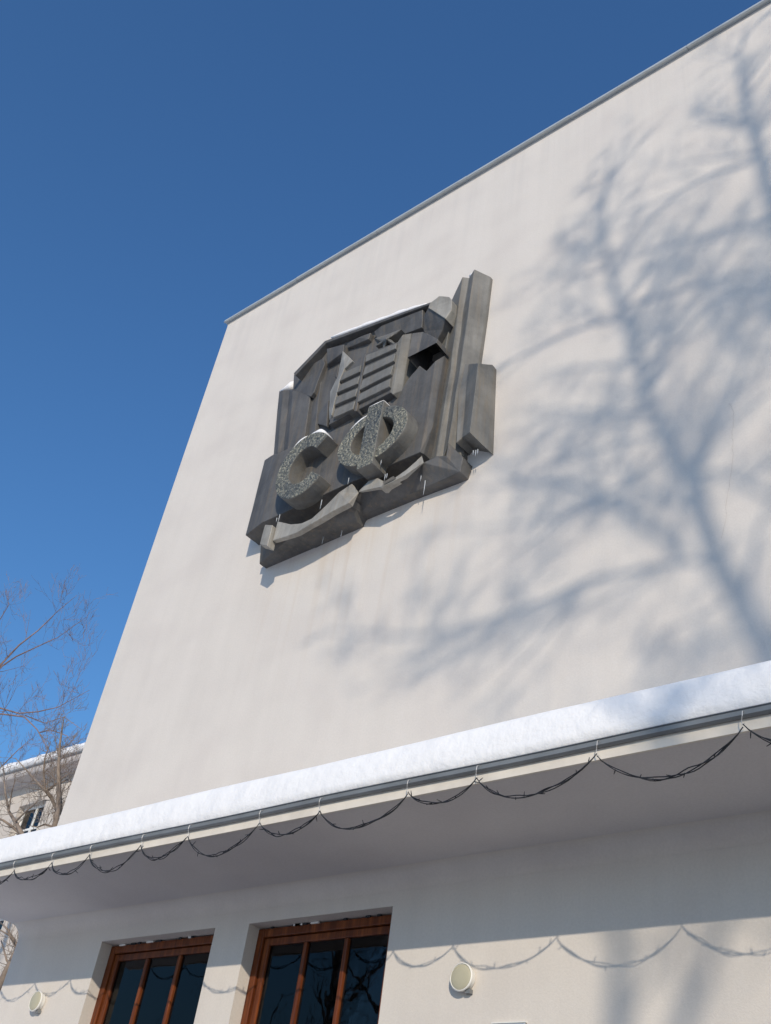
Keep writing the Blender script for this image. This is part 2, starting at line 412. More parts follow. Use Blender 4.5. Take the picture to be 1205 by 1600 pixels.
  ([[(-9.389,-0.3,9.851),(-9.079,-0.36,9.759),(-8.561,-0.4,9.685),(-8.227,-0.42,9.717),(-7.925,-0.42,9.78),(-7.674,-0.4,9.829),(-7.731,-0.11,9.723),(-9.525,-0.13,9.66)],[(-7.674,-0.4,9.829),(-7.621,-0.36,9.897),(-7.71,-0.14,9.807),(-7.731,-0.11,9.723)]],0.03),
 ],
 'ribbon': [
  ([[(-8.999,-0.42,10.015),(-8.7,-0.43,9.85),(-8.476,-0.43,9.784),(-8.293,-0.43,9.781),(-8.066,-0.43,9.92),(-7.859,-0.43,10.058),(-7.67,-0.42,10.14),(-7.549,-0.38,9.966),(-7.615,-0.45,9.765),(-7.879,-0.46,9.729),(-8.179,-0.46,9.667),(-8.499,-0.45,9.623),(-8.975,-0.44,9.659)]],-0.37),
  ([[(-9.197,-0.46,10.008),(-9.009,-0.48,9.915),(-8.974,-0.5,9.528),(-9.171,-0.48,9.643)]],-0.37),
  ([[(-7.557,-0.38,9.984),(-7.4,-0.39,10.101),(-7.245,-0.39,10.077),(-7.095,-0.4,9.941),(-6.951,-0.4,9.913),(-6.747,-0.4,9.985),(-6.549,-0.36,10.172),(-6.498,-0.38,10.017),(-6.741,-0.43,9.863),(-7.096,-0.43,9.833),(-7.476,-0.4,9.947)]],-0.37),
  ([[(-7.032,-0.47,9.862),(-6.865,-0.48,9.883),(-7.142,-0.42,9.841),(-7.083,-0.42,9.816)]],-0.3),
 ],
}
SHADOW_LIMBS = [
 [(-2.54, 6.01, 0.177), (-2.66, 6.47, 0.179), (-2.81, 6.97, 0.175), (-3.01, 7.57, 0.179), (-3.13, 8.16, 0.18), (-3.21, 8.65, 0.184), (-3.39, 9.08, 0.169), (-3.52, 9.51, 0.16), (-3.66, 10.02, 0.161), (-3.72, 10.58, 0.16), (-3.83, 11.2, 0.161), (-3.97, 11.76, 0.159), (-4.11, 12.61, 0.131), (-4.2, 13.35, 0.111), (-4.17, 14.36, 0.087), (-4.07, 15.23, 0.056)],
 [(-3.17, 8.63, 0.113), (-2.97, 9.02, 0.107), (-2.81, 9.39, 0.092), (-2.65, 9.68, 0.084), (-2.52, 10.0, 0.077), (-2.35, 10.3, 0.069), (-2.18, 10.61, 0.06), (-1.96, 11.0, 0.047)],
 [(-3.19, 8.64, 0.105), (-2.93, 8.59, 0.093), (-2.69, 8.34, 0.088), (-2.44, 8.06, 0.075), (-2.25, 7.89, 0.064)],
 [(-2.97, 7.43, 0.102), (-3.26, 7.62, 0.101), (-3.52, 7.66, 0.104), (-4.07, 7.71, 0.103), (-4.36, 7.76, 0.107), (-4.81, 7.67, 0.102), (-5.28, 7.65, 0.087), (-5.68, 7.61, 0.086), (-6.11, 7.61, 0.079), (-6.67, 7.73, 0.074), (-7.49, 8.0, 0.063), (-8.17, 8.24, 0.041)],
 [(-4.47, 7.75, 0.072), (-4.65, 7.42, 0.062), (-4.94, 7.13, 0.053), (-5.23, 6.9, 0.04), (-5.45, 6.74, 0.022)],
 [(-5.28, 7.63, 0.063), (-5.74, 7.35, 0.054), (-6.06, 7.15, 0.04)],
 [(-3.37, 7.76, 0.104), (-3.71, 8.2, 0.114), (-3.97, 8.53, 0.121), (-4.29, 8.74, 0.119), (-4.68, 8.72, 0.092), (-4.96, 8.52, 0.062), (-5.33, 8.39, 0.042)],
 [(-3.99, 8.54, 0.094), (-4.29, 8.89, 0.09), (-4.7, 9.22, 0.087), (-5.22, 9.4, 0.075), (-5.6, 9.73, 0.043)],
 [(-3.43, 9.09, 0.075), (-3.76, 8.91, 0.067), (-4.06, 8.84, 0.063), (-4.53, 8.8, 0.051)],
 [(-3.91, 11.48, 0.09), (-4.31, 11.67, 0.088), (-4.68, 11.71, 0.077), (-5.05, 11.69, 0.065), (-5.54, 11.7, 0.052), (-5.94, 11.58, 0.03)],
 [(-3.69, 10.4, 0.09), (-3.4, 10.66, 0.084), (-3.12, 10.82, 0.078), (-2.91, 11.08, 0.068), (-2.53, 11.11, 0.049), (-2.11, 10.99, 0.042)],
 [(-3.97, 11.73, 0.106), (-3.4, 11.6, 0.1), (-2.96, 11.51, 0.089), (-2.58, 11.4, 0.08), (-2.06, 11.12, 0.063)],
 [(-1.8, 10.67, 0.166), (-1.96, 12.04, 0.187), (-2.02, 12.72, 0.19), (-2.03, 13.41, 0.184), (-2.09, 14.2, 0.178), (-2.12, 15.02, 0.145), (-2.1, 15.84, 0.105), (-1.94, 16.57, 0.065)],
 [(-2.03, 13.27, 0.094), (-2.59, 13.48, 0.086), (-3.11, 13.49, 0.074), (-3.48, 13.22, 0.059), (-3.8, 12.79, 0.036)],
 [(-4.13, 12.75, 0.067), (-4.32, 13.8, 0.066), (-4.07, 14.75, 0.045)],
 [(-3.59, 9.79, 0.073), (-4.05, 9.92, 0.066), (-4.56, 10.28, 0.054), (-5.0, 10.34, 0.038)],
 [(-3.49, 9.36, 0.064), (-3.98, 9.49, 0.062), (-4.54, 9.46, 0.049), (-5.05, 9.64, 0.035)],
 [(-2.86, 7.09, 0.041), (-3.23, 6.96, 0.039), (-3.61, 6.9, 0.033), (-3.94, 6.71, 0.022)],
 [(-2.55, 10.02, 0.058), (-2.78, 10.77, 0.054), (-2.88, 11.52, 0.047), (-2.76, 12.15, 0.038)],
]
SKY_LIMBS = [
 [(-29.0, 4, -0.05, 0.24), (-28.6, 4, 5, 0.2), (-28, 4.1, 9, 0.16), (-25.24, 4.0, 11.98, 0.1), (-25.51, 4.13, 13.43, 0.09), (-24.82, 3.87, 13.82, 0.08)],
 [(-25.11, 4.0, 13.96, 0.07), (-25.17, 4.13, 14.35, 0.06), (-24.01, 3.87, 14.54, 0.05), (-23.55, 4.0, 14.95, 0.035), (-23.17, 4.13, 15.53, 0.022), (-21.96, 3.87, 15.52, 0.01)],
 [(-25.76, 4.3, 14.28, 0.06), (-25.78, 4.43, 14.6, 0.055), (-24.55, 4.17, 14.49, 0.045), (-23.81, 4.3, 14.69, 0.034), (-23.2, 4.43, 14.87, 0.022), (-21.62, 4.17, 14.91, 0.01)],
 [(-25.72, 4.2, 13.12, 0.06), (-24.61, 4.33, 13.01, 0.05), (-22.95, 4.07, 12.35, 0.042), (-22.3, 4.2, 12.32, 0.034), (-21.69, 4.33, 12.37, 0.024), (-20.06, 4.07, 12.33, 0.01)],
 [(-24.41, 3.8, 12.54, 0.05), (-23.48, 3.93, 12.38, 0.045), (-21.85, 3.67, 11.82, 0.04), (-21.28, 3.8, 11.43, 0.03), (-20.66, 3.93, 10.84, 0.018), (-19.76, 3.67, 10.19, 0.01)],
 [(-23.6, 4.1, 10.67, 0.04), (-23.16, 4.23, 10.98, 0.034), (-22.13, 3.97, 11.14, 0.022), (-21.89, 4.1, 11.49, 0.01)],
 [(-27.86, 4.3, 16.02, 0.05), (-27.05, 4.43, 16.59, 0.035), (-26.3, 4.17, 16.73, 0.02), (-27.23, 4.3, 17.69, 0.01)],
 [(-22.46, 4.0, 12.15, 0.03), (-21.65, 4.13, 11.83, 0.024), (-20.41, 3.87, 11.6, 0.018), (-19.69, 4.0, 11.19, 0.01)],
 [(-21.48, 4.0, 11.48, 0.03), (-21.25, 4.13, 11.57, 0.022), (-19.98, 3.87, 11.03, 0.018), (-19.69, 4.0, 10.75, 0.01)],
]
CORNER_LIMBS = [
 [(-17.6, 3, -0.05, 0.1), (-17.5, 3, 4, 0.08), (-16.67, 3.0, 6.8, 0.07), (-17.72, 3.13, 8.05, 0.06), (-17.52, 2.87, 8.18, 0.055), (-17.83, 3.0, 8.6, 0.05), (-18.26, 3.13, 9.12, 0.042), (-18.13, 2.87, 9.47, 0.035), (-18.65, 3.01, 10.2, 0.025), (-19.08, 3.13, 10.95, 0.012)],
 [(-17.82, 3.0, 8.56, 0.04), (-18.46, 3.13, 9.0, 0.034), (-18.27, 2.87, 8.99, 0.03), (-18.98, 3.0, 9.37, 0.024), (-19.8, 3.13, 9.83, 0.016), (-19.99, 2.87, 10.04, 0.008)],
 [(-18.67, 3.1, 9.13, 0.025), (-18.63, 3.23, 9.38, 0.02), (-18.0, 2.97, 9.27, 0.015), (-17.99, 3.1, 9.48, 0.008)],
 [(-18.36, 2.9, 9.03, 0.024), (-18.91, 3.03, 9.57, 0.02), (-18.6, 2.77, 9.72, 0.014), (-18.84, 2.9, 10.22, 0.008)],
 [(-17.95, 3.2, 8.56, 0.03), (-18.5, 3.33, 9.17, 0.024), (-18.52, 3.07, 9.77, 0.016), (-19.3, 3.2, 10.57, 0.008)],
 [(-17.75, 3.0, 8.23, 0.022), (-18.35, 3.13, 8.42, 0.018), (-18.13, 2.87, 8.23, 0.012), (-18.7, 3.0, 8.4, 0.006)],
 [(-18.27, 3.1, 9.25, 0.02), (-18.29, 3.23, 9.4, 0.015), (-17.63, 2.97, 9.12, 0.008)],
]
LOW_LIMBS = [
 [(-19.4, 3.6, -0.05, 0.09), (-19.3, 3.6, 4, 0.075), (-18.34, 3.6, 6.93, 0.06), (-19.64, 3.73, 8.27, 0.055), (-19.61, 3.47, 8.49, 0.05), (-20.37, 3.6, 8.96, 0.04), (-21.03, 3.73, 9.34, 0.03), (-21.01, 3.47, 9.68, 0.022), (-21.78, 3.61, 10.46, 0.012)],
 [(-19.67, 3.5, 8.51, 0.035), (-20.44, 3.63, 8.86, 0.03), (-20.43, 3.37, 8.9, 0.024), (-21.17, 3.5, 9.15, 0.016)],
 [(-20.18, 3.5, 8.89, 0.024), (-20.06, 3.63, 9.21, 0.016), (-19.29, 3.37, 9.18, 0.008)],
 [(-20.79, 3.6, 9.25, 0.02), (-21.21, 3.73, 9.79, 0.015), (-20.78, 3.47, 9.94, 0.008)],
 [(-18.2, 3.6, 5.98, 0.03), (-18.89, 3.73, 6.29, 0.026), (-18.95, 3.47, 6.55, 0.02), (-19.56, 3.6, 6.79, 0.012)],
 [(-17.79, 3.7, 5.32, 0.035), (-18.82, 3.83, 5.85, 0.026), (-18.79, 3.57, 6.01, 0.02), (-19.44, 3.7, 6.45, 0.012)],
 [(-17.69, 3.5, 5.7, 0.03), (-18.94, 3.63, 6.45, 0.02), (-19.18, 3.37, 6.56, 0.01)],
]
# ------------------------------------------------------------------ ground
g = MB(); g.quad((-600, -600, 0), (600, -600, 0), (600, 600, 0), (-600, 600, 0))
tag(g.build('ground', M['snow']), kind='structure')

g = MB(); g.quad((-11.5, -11.5, 0.004), (40, -11.5, 0.004), (40, 9.5, 0.004), (-11.5, 9.5, 0.004))  # unseen dark sheet, added to cut the snow bounce onto the soffit
tag(g.build('unseen_bounce_damper', M['damper_grey']), kind='structure')

# ------------------------------------------------------------------ the building with the emblem
XL, XR, ZT = -12.62, 12.0, 16.795           # left corner, right end, top of wall
OPEN = [(-10.81, -8.855), (-8.336, -6.41)]  # the two entrance windows
ZO = 4.675
building = tag(empty('public_building', (-4, 0, 0)),
               'tall blank off-white rendered facade with an entrance canopy and two wooden windows', 'building')
def bld(mb, name, mat, **kw):
    o = mb.build(name, mat, None, **kw)
    o.parent = building; o.matrix_parent_inverse = Matrix.Translation((4, 0, 0))
    return o
w = MB()
w.box(XL, XR, 0, 0.4, ZO, ZT)
w.box(XL, OPEN[0][0], 0, 0.4, 0, ZO)
w.box(OPEN[0][1], OPEN[1][0], 0, 0.4, 0, ZO)
w.box(OPEN[1][1], XR, 0, 0.4, 0, ZO)
wall = bld(w, 'wall', M['stucco'])
b = MB(); b.box(XL + 0.002, XR, 0.9, 15, 0, ZT - 0.15)
b.box(XL + 0.002, XR, 0.4, 0.9, ZO + 0.3, ZT - 0.15); b.box(XL + 0.002, -11.4, 0.4, 0.9, 0, ZO + 0.3); b.box(-5.8, XR, 0.4, 0.9, 0, ZO + 0.3)
bld(b, 'building_mass', M['stucco'])
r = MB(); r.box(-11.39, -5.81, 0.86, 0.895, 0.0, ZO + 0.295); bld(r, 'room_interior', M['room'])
# hairline crack
def strip(pts, wd, y):
    m_ = MB()
    for (a, b_) in zip(pts, pts[1:]):
        m_.quad((a[0] - wd, y, a[1]), (a[0] + wd, y, a[1]), (b_[0] + wd, y, b_[1]), (b_[0] - wd, y, b_[1]))
    return m_
cp = []
ctrl = [(-2.74, 9.45), (-2.70, 9.3), (-2.735, 9.05), (-2.75, 8.83), (-2.79, 8.5), (-2.87, 8.13), (-2.88, 8.0), (-2.966, 7.7)]
for a, b_ in zip(ctrl, ctrl[1:]):
    for k in range(5):
        t = k / 5; cp.append((a[0] + (b_[0] - a[0]) * t + random.uniform(-.008, .008), a[1] + (b_[1] - a[1]) * t))
ck = strip(cp, 0.0018, -0.0025).build('crack', M['crack'], wall, fix=False)

# coping: sheet-metal cap in lengths
def coping_prof(dx):
    return lambda x: [(0.46, ZT - 0.06), (0.46, ZT + 0.035), (-0.035, ZT + 0.078), (-0.07, ZT + 0.062), (-0.073, ZT + 0.02), (-0.085, ZT - 0.010), (-0.05, ZT - 0.01), (-0.045, ZT + 0.012), (-0.004, ZT + 0.012), (-0.004, ZT + 0.004), (0.4, ZT + 0.004), (0.404, ZT - 0.06)]
x = XL - 0.06; k = 0
while x < XR:
    x2 = min(x + 1.98, XR)
    c = MB(); c.sweep_x([x, x2 - 0.006], coping_prof(0))
    o = bld(c, 'coping_sheet', M['coping']); o.location.z += random.uniform(-0.006, 0.006); o.location.y += random.uniform(-.004, .004)
    x = x2

# canopy
ZS, YF = 4.982, -1.389
c = MB(); c.box(XL, XR, YF, -0.001, ZS, 5.06)
canopy = bld(c, 'canopy', M['soffit'], bevel=0.008)
RC = 0.17                                     # coved joint between soffit and wall
cv = MB(); cv.sweep_x([XL + 0.001, -6, 0, XR], lambda x: [(-0.002 - RC + RC * math.sin(t * math.pi / 16), ZS - 0.001 - RC + RC * math.cos(t * math.pi / 16)) for t in range(9)], closed=False)
cv.quad(*[(XL + 0.001, -0.002 - RC + RC * math.sin(t * math.pi / 16), ZS - 0.001 - RC + RC * math.cos(t * math.pi / 16)) for t in range(9)], (XL + 0.001, -0.002, ZS - 0.001))
cvo = cv.build('cove', M['stucco'], canopy, smooth=True)
cvo.data.polygons[len(cvo.data.polygons) - 1].use_smooth = False
f = MB()
xs = [XL - 0.002 + i * 0.25 for i in range(int((XR - XL) / 0.25) + 1)]
f.sweep_x(xs, lambda x: [(YF - 0.02, ZS - 0.006), (YF - 0.02, 5.075), (YF - 0.001, 5.075), (YF - 0.001, ZS - 0.006)])
fo = f.build('fascia', M['cream'], canopy)
def gut(x):
    w1 = noise.noise(Vector((x * 0.6, 3, 0))) * 0.008; w2 = noise.noise(Vector((x * 0.9, 9, 0))) * 0.006
    z0, y0 = 5.062 + w1, YF - 0.022
    return [(y0, z0), (y0 - 0.024 + w2, z0 - 0.004), (y0 - 0.044 + w2, z0 + 0.008), (y0 - 0.047 + w2, z0 + 0.022), (y0 - 0.036 + w2, z0 + 0.026),
            (y0 - 0.040 + w2, z0 + 0.044), (y0 - 0.052 + w2, z0 + 0.050), (y0 - 0.046 + w2, z0 + 0.058), (y0, z0 + 0.058)]
gm = MB(); gm.sweep_x(xs, gut); gm.build('gutter', M['zinc'], canopy)

# entrance windows
def window(x0, x1):
    win = bpy.data.objects.new('entrance_window', None); COL.objects.link(win); win.parent = building
    win.matrix_parent_inverse = Matrix.Translation((4, 0, 0))
    ya = 0.15; fw = 0.088; sw = 0.075
    fr = MB(); fr.box(x0, x0 + fw, ya, ya + 0.12, 0, ZO - 0.012); fr.box(x1 - fw, x1, ya, ya + 0.12, 0, ZO - 0.012)
    fr.box(x0 + fw, x1 - fw, ya + 0.002, ya + 0.12, ZO - 0.012 - fw, ZO - 0.014); fr.box(x0 + fw, x1 - fw, ya + 0.002, ya + 0.12, 0.0, 0.12)
    fr.build('frame', M['wood'], win, bevel=0.008)
    a, b_ = x0 + fw + 0.004, x1 - fw - 0.004; zt = ZO - 0.016 - fw; zb = 0.124
    s = MB(); y2 = ya + 0.028
    s.box(a, a + sw, y2, y2 + 0.07, zb, zt); s.box(b_ - sw, b_, y2, y2 + 0.07, zb, zt)
    s.box(a + sw, b_ - sw, y2 + 0.002, y2 + 0.07, zt - sw, zt - 0.002); s.box(a + sw, b_ - sw, y2 + 0.002, y2 + 0.07, zb, zb + 0.5)
    s.build('sash', M['wood'], win, bevel=0.008)
    ia, ib = a + sw, b_ - sw; mw = 0.052
    pw = (ib - ia - 2 * mw) / 3
    for k in range(2):
        mx = ia + pw * (k + 1) + mw * k
        mu = MB(); mu.box(mx, mx + mw, y2 - 0.006, y2 + 0.06, zb + 0.502, zt - sw - 0.002); mu.build('mullion', M['wood'], win, bevel=0.014)
    for k in range(3):
        px = ia + (pw + mw) * k
        pn = MB(); pn.box(px - 0.004, px + pw + 0.004, y2 + 0.03, y2 + 0.036, zb + 0.5, zt - sw)
        po = pn.build('pane', M['glass'], win)
        po.rotation_euler = (0, 0, 0)
    # torn sealant along the head
    for k in range(9):
        u = x0 + random.uniform(0.05, x1 - x0 - 0.1)
        t = MB(); t.box(u, u + random.uniform(0.03, 0.12), ya - 0.012, ya + 0.01, ZO - 0.022, ZO - 0.004); t.build('sealant', M['white'] if k % 3 == 0 else M['wire'], win)
for a, b_ in OPEN: window(a, b_)

# ------------------------------------------------------------------ snow on the canopy
sn = MB()
prof0 = [(-1.392, 5.10), (-1.444, 5.124), (-1.446, 5.20), (-1.428, 5.32), (-1.405, 5.425), (-1.375, 5.470), (-1.315, 5.507), (-1.1, 5.54), (-0.7, 5.57), (-0.012, 5.60), (-0.012, 5.066)]
def snowp(x):
    out = []
    for i, (y, z) in enumerate(prof0):
        if i in (0, 9, 10): out.append((y, max(z, 5.066))); continue
        a = noise.noise(Vector((x * 0.55, y * 2.5, z * 2.0))) * 0.034 + noise.noise(Vector((x * 2.4, y * 4, z * 4))) * 0.009
        out.append((y + a * 0.6, z + a * (0.75 if i > 1 else 0.2) + 0.012 * min(1, (x + 12) / 8)))
    return out
sn.sweep_x([XL + 0.03 + i * 0.09 for i in range(int((XR - XL - 0.06) / 0.09))], snowp)
so = sn.build('snow_blanket', M['snow'], smooth=True)
tag(so, 'thick white snow blanket lying along the entrance canopy', 'snow', kind='stuff')

# ------------------------------------------------------------------ wall lamps
def lamp(x, z, label):
    e = tag(empty('wall_lamp', (x, 0, z)), label, 'lamp', 'round lamps on the entrance wall')
    def disc(name, prof, mat, parent):
        m_ = MB(); n = 40
        for (r_, y) in prof:
            m_.v += [(r_ * math.cos(2 * math.pi * k / n), y, r_ * math.sin(2 * math.pi * k / n)) for k in range(n)]
        for i in range(len(prof) - 1):
            for k in range(n): m_.f.append((i * n + k, i * n + (k + 1) % n, (i + 1) * n + (k + 1) % n, (i + 1) * n + k))
        m_.f.append(tuple(range(n))); m_.f.append(tuple((len(prof) - 1) * n + k for k in range(n)))
        return m_.build(name, mat, parent, smooth=False)
    disc('housing', [(0.098, -0.002), (0.104, -0.012), (0.108, -0.055)], M['white'], e)
    disc('rim', [(0.112, -0.056), (0.116, -0.062), (0.115, -0.074), (0.107, -0.080), (0.103, -0.072)], M['white'], e)
    d = disc('diffuser', [(0.1025, -0.071), (0.100, -0.077), (0.085, -0.083), (0.055, -0.088), (0.02, -0.090)], M['diffuser'], e)
    t = MB(); t.box(0.035, 0.085, -0.05, -0.004, -0.125, -0.09); t.build('clip', M['zinc'], e)
lamp(-5.50, 3.975, 'round frosted wall lamp right of the entrance windows')
lamp(-11.68, 4.035, 'round frosted wall lamp at the left corner of the entrance wall')

# plaque whose top edge shows at the bottom of the frame
p = empty('wall_plaque', (-5.03, 0, 3.35)); tag(p, 'flat metal plaque on the entrance wall below the round lamp', 'plaque')
q = MB(); q.box(-0.155, 0.155, -0.022, -0.002, -0.27, 0.262); q.build('plate', M['plaque'], p, bevel=0.003)
q = MB(); q.box(-0.165, 0.165, -0.026, -0.002, 0.263, 0.272); q.build('frame', M['white'], p)

# ------------------------------------------------------------------ garland
HX = [-12.2, -11.5, -10.751, -10.03, -9.36, -8.523, -7.83, -6.867, -6.133, -5.162, -4.479, -3.424, -2.34, -1.25, -0.2]
gar = tag(empty('light_garland', (-6, YF - 0.05, 5.0)), 'dark tangled light garland hanging in swags from the canopy gutter', 'garland')
INV = Matrix.Translation((6, -(YF - 0.05), -5.0))
def gpart(o):
    o.parent = gar; o.matrix_parent_inverse = INV; return o
YG = YF - 0.062
bulb_m = MB(); bulb_m.tube([(0, 0, 0), (0, 0, 0.022), (0, 0, 0.048)], [0.003, 0.0046, 0.0026], 5)
bulb_proto = None
for i, x in enumerate(HX):
    hz = 4.992 + random.uniform(-.012, .012)
    h = MB(); h.tube([(x + .004, YG + .0, 5.10), (x + .012, YG - .03, 5.085), (x + .01, YG - .034, 5.05), (x - .004, YG - .014, 5.03), (x - .008, YG - .006, 5.012), (x, YG - .004, hz - 0.006), (x + .012, YG - .004, hz + .004)], 0.0032, 6)
    ho = gpart(h.build('hook', M['hook']))
    if i == len(HX) - 1: break
    x2 = HX[i + 1]; L_ = x2 - x
    drop = (0.20 + random.uniform(-.02, .03)) * L_ + 0.02; sk = random.uniform(-.12, .02)
    def sw(t):
        s = 4 * t * (1 - t); s = s ** 0.85
        tt = t + sk * math.sin(math.pi * t) * 0.5
        return Vector((x + L_ * tt, YG - .004 + 0.01 * math.sin(7 * t + i), hz - drop * s))
    wm = MB(); N = 30
    for strand in range(3):
        ph = strand * 2.1 + random.random() * 2; pts = []
        for k in range(N + 1):
            t = k / N; pt = sw(t); e_ = min(1, 6 * t * (1 - t))
            a = ph + t * L_ * (9 + strand * 2); rr = (0.007 + 0.026 * abs(noise.noise(Vector((t * 4 + i * 7, strand * 5, 1))))) * e_
            pts.append(pt + Vector((0, math.cos(a) * rr, math.sin(a) * rr)))
        wm.tube(pts, 0.0042, 4)
    swag = gpart(wm.build('swag', M['wire'], smooth=True))
    nb = max(5, int(L_ * 9))
    for k in range(nb):
        t = (k + random.uniform(.2, .8)) / nb; pt = sw(t)
        rot = (random.uniform(-2.6, 2.6), random.uniform(-1.2, 1.2), random.uniform(0, 6))
        if bulb_proto is None:
            o = bulb_m.build('bulb', M['wire']); bulb_proto = o
        else:
            o = bulb_proto.copy(); COL.objects.link(o)
        o.parent = swag; o.location = pt; o.rotation_euler = rot

# ------------------------------------------------------------------ emblem
emb = tag(empty('wall_emblem', (-7.9, 0, 11.8)), 'large grey faceted relief with a ribbon, an open book and the letters СФ', 'emblem')
EINV = Matrix.Translation((7.9, 0, -11.8))
def epart(o, parent=None):
    if parent is None:
        o.parent = emb; o.matrix_parent_inverse = EINV
    else:
        o.parent = parent
    return o
def relief(name, polys, back, mat, wob=True):
    bm = bmesh.new(); cache = {}
    def V_(p):
        k = tuple(p)
        if k not in cache: cache[k] = bm.verts.new(p)
        return cache[k]
    for poly in polys:
        try: bm.faces.new([V_(p) for p in poly])
        except ValueError: pass
    bmesh.ops.recalc_face_normals(bm, faces=bm.faces)
    bmesh.ops.triangulate(bm, faces=[f_ for f_ in bm.faces if len(f_.verts) > 4])
    be = [e for e in bm.edges if e.is_boundary]
    r_ = bmesh.ops.extrude_edge_only(bm, edges=be)
    for v in r_['geom']:
        if isinstance(v, bmesh.types.BMVert): v.co.y = back
    bmesh.ops.recalc_face_normals(bm, faces=bm.faces)
    if name == 'side_block':                 # hollow from below
        bmesh.ops.delete(bm, geom=[f_ for f_ in bm.faces if f_.normal.z < -0.5 and abs(f_.normal.y) < 0.5], context='FACES_ONLY')
    if wob:
        bmesh.ops.subdivide_edges(bm, edges=[e for e in bm.edges if e.calc_length() > 0.12], cuts=2, use_grid_fill=True)
        for v in bm.verts:
            if v.co.y < -0.03:
                v.co += noise.noise_vector(v.co * 2.3) * 0.009 + noise.noise_vector(v.co * 9.0) * 0.003
    me = bpy.data.meshes.new(name); bm.to_mesh(me); bm.free()
    me.materials.append(mat)
    o = bpy.data.objects.new(name, me); COL.objects.link(o)
    bv = o.modifiers.new('bevel', 'BEVEL'); bv.width = 0.006; bv.segments = 1; bv.limit_method = 'ANGLE'; bv.angle_limit = math.radians(30)
    return o
pages = []
PALE = { 'slat': 'relief_mid', 'star': 'relief_mid', 'ribbon': 'relief_pale', 'page_edge': 'relief_pale', 'book_border': 'relief_mid', 'corner_knob': 'relief_pale'}  # ribbon, page edge, border, knob: sunlit brightness put into paler relief copies
for name, items in EMBLEM.items():
    for polys, back in items:
        mt = PALE.get(name, 'relief')
        if name == 'pilaster' and polys[0][0][0] > -7: mt = 'relief_mid'
        o = relief(name, polys, back, M[mt])
        if name == 'slat': epart(o, pages[0] if polys[0][0][0] > -7.75 else pages[1]); o.matrix_parent_inverse = Matrix.Identity(4)
        else: epart(o)
        if name == 'book_page': pages.append(o)

def letter_mesh(name, outlines, d0, d1, mat):
    """outlines: list of quad strips [(outer),(inner)] pairs; extruded from depth d0 to d1"""
    bm = bmesh.new()
    for strip_ in outlines:
        vs = [(bm.verts.new((a[0], -d1, a[1])), bm.verts.new((b_[0], -d1, b_[1]))) for a, b_ in strip_]
        fs = [bm.faces.new((p_[0], q_[0], q_[1], p_[1])) for p_, q_ in zip(vs, vs[1:])]
    bmesh.ops.remove_doubles(bm, verts=bm.verts, dist=1e-4)
    be = [e for e in bm.edges if e.is_boundary]
    r_ = bmesh.ops.extrude_edge_only(bm, edges=be)
    for v in r_['geom']:
        if isinstance(v, bmesh.types.BMVert): v.co.y = -d0
    bmesh.ops.recalc_face_normals(bm, faces=bm.faces)
    me = bpy.data.meshes.new(name); bm.to_mesh(me); bm.free(); me.materials.append(mat); me.materials.append(M['relief_mid'])
    for p_ in me.polygons:
        if abs(p_.normal.y) < 0.5: p_.material_index = 1
    o = bpy.data.objects.new(name, me); COL.objects.link(o)
    bv = o.modifiers.new('bevel', 'BEVEL'); bv.width = 0.012; bv.segments = 2; bv.limit_method = 'ANGLE'; bv.angle_limit = math.radians(40)
    return epart(o)
def ell(cx, cz, rx, rz, a): return (cx + rx * math.cos(a), cz + rz * math.sin(a))
LD0, LD1 = 0.33, 0.60
cx, cz = -8.53, 10.715
strip_ = []
for k in range(41):
    a = math.radians(42 + (322 - 42) * k / 40)
    wdt = 0.25
    strip_.append((ell(cx, cz, 0.51, 0.58, a), ell(cx, cz, 0.51 - wdt, 0.58 - wdt * 1.0, a)))
lc = letter_mesh('letter', [strip_], LD0, LD1, M['hammered']); lc['label'] = 'hammered grey letter С at the lower left of the relief'
fx, fz = -7.30, 10.70
half = 0.135
ringR, ringL = [], []
for k in range(29):
    a = math.radians(-78 + 156 * k / 28)
    ringR.append((ell(fx, fz, 0.60, 0.47, a), ell(fx, fz, 0.60 - 0.235, 0.47 - 0.175, a)))
    ringL.append((ell(fx, fz, 0.60, 0.47, math.pi - a), ell(fx, fz, 0.60 - 0.235, 0.47 - 0.175, math.pi - a)))
lf = letter_mesh('letter', [ringR], LD0, LD1 - 0.02, M['hammered']); lf['label'] = 'right bowl of the hammered grey letter Ф'
lf2 = letter_mesh('letter', [ringL], LD0, LD1 - 0.02, M['hammered']); lf2['label'] = 'left bowl of the hammered grey letter Ф'
lf3 = letter_mesh('letter', [[((fx - half, 10.13), (fx + half, 10.13)), ((fx - half, 11.27), (fx + half, 11.27))]], LD0 - .002, LD1 + 0.01, M['hammered']); lf3['label'] = 'stem of the hammered grey letter Ф'

# snow on the emblem
def snowcap(pts, depth0, label, h=0.05, closed_back=True):
    """pts: (x, y_front, z, thickness) along a ledge; a rounded strip of snow lying on it"""
    m_ = MB(); rows = []
    for (x_, yf_, z_, th) in pts:
        rows.append([(x_, yf_ + 0.005, z_ - 0.01), (x_, yf_ - 0.004, z_ + th * 0.35), (x_, yf_ + 0.02, z_ + th * 0.8), (x_, yf_ + 0.07, z_ + th), (x_, depth0, z_ + th * 0.9), (x_, depth0, z_ - 0.01)])
    n = len(rows[0])
    for r_ in rows: m_.v += r_
    for i in range(len(rows) - 1):
        for k in range(n): m_.f.append((i * n + k, i * n + (k + 1) % n, (i + 1) * n + (k + 1) % n, (i + 1) * n + k))
    m_.f.append(tuple(range(n))); m_.f.append(tuple((len(rows) - 1) * n + k for k in range(n)))
    o = m_.build('snow_patch', M['snow'], smooth=True)
    return tag(o, label, 'snow', 'snow patches on the relief')
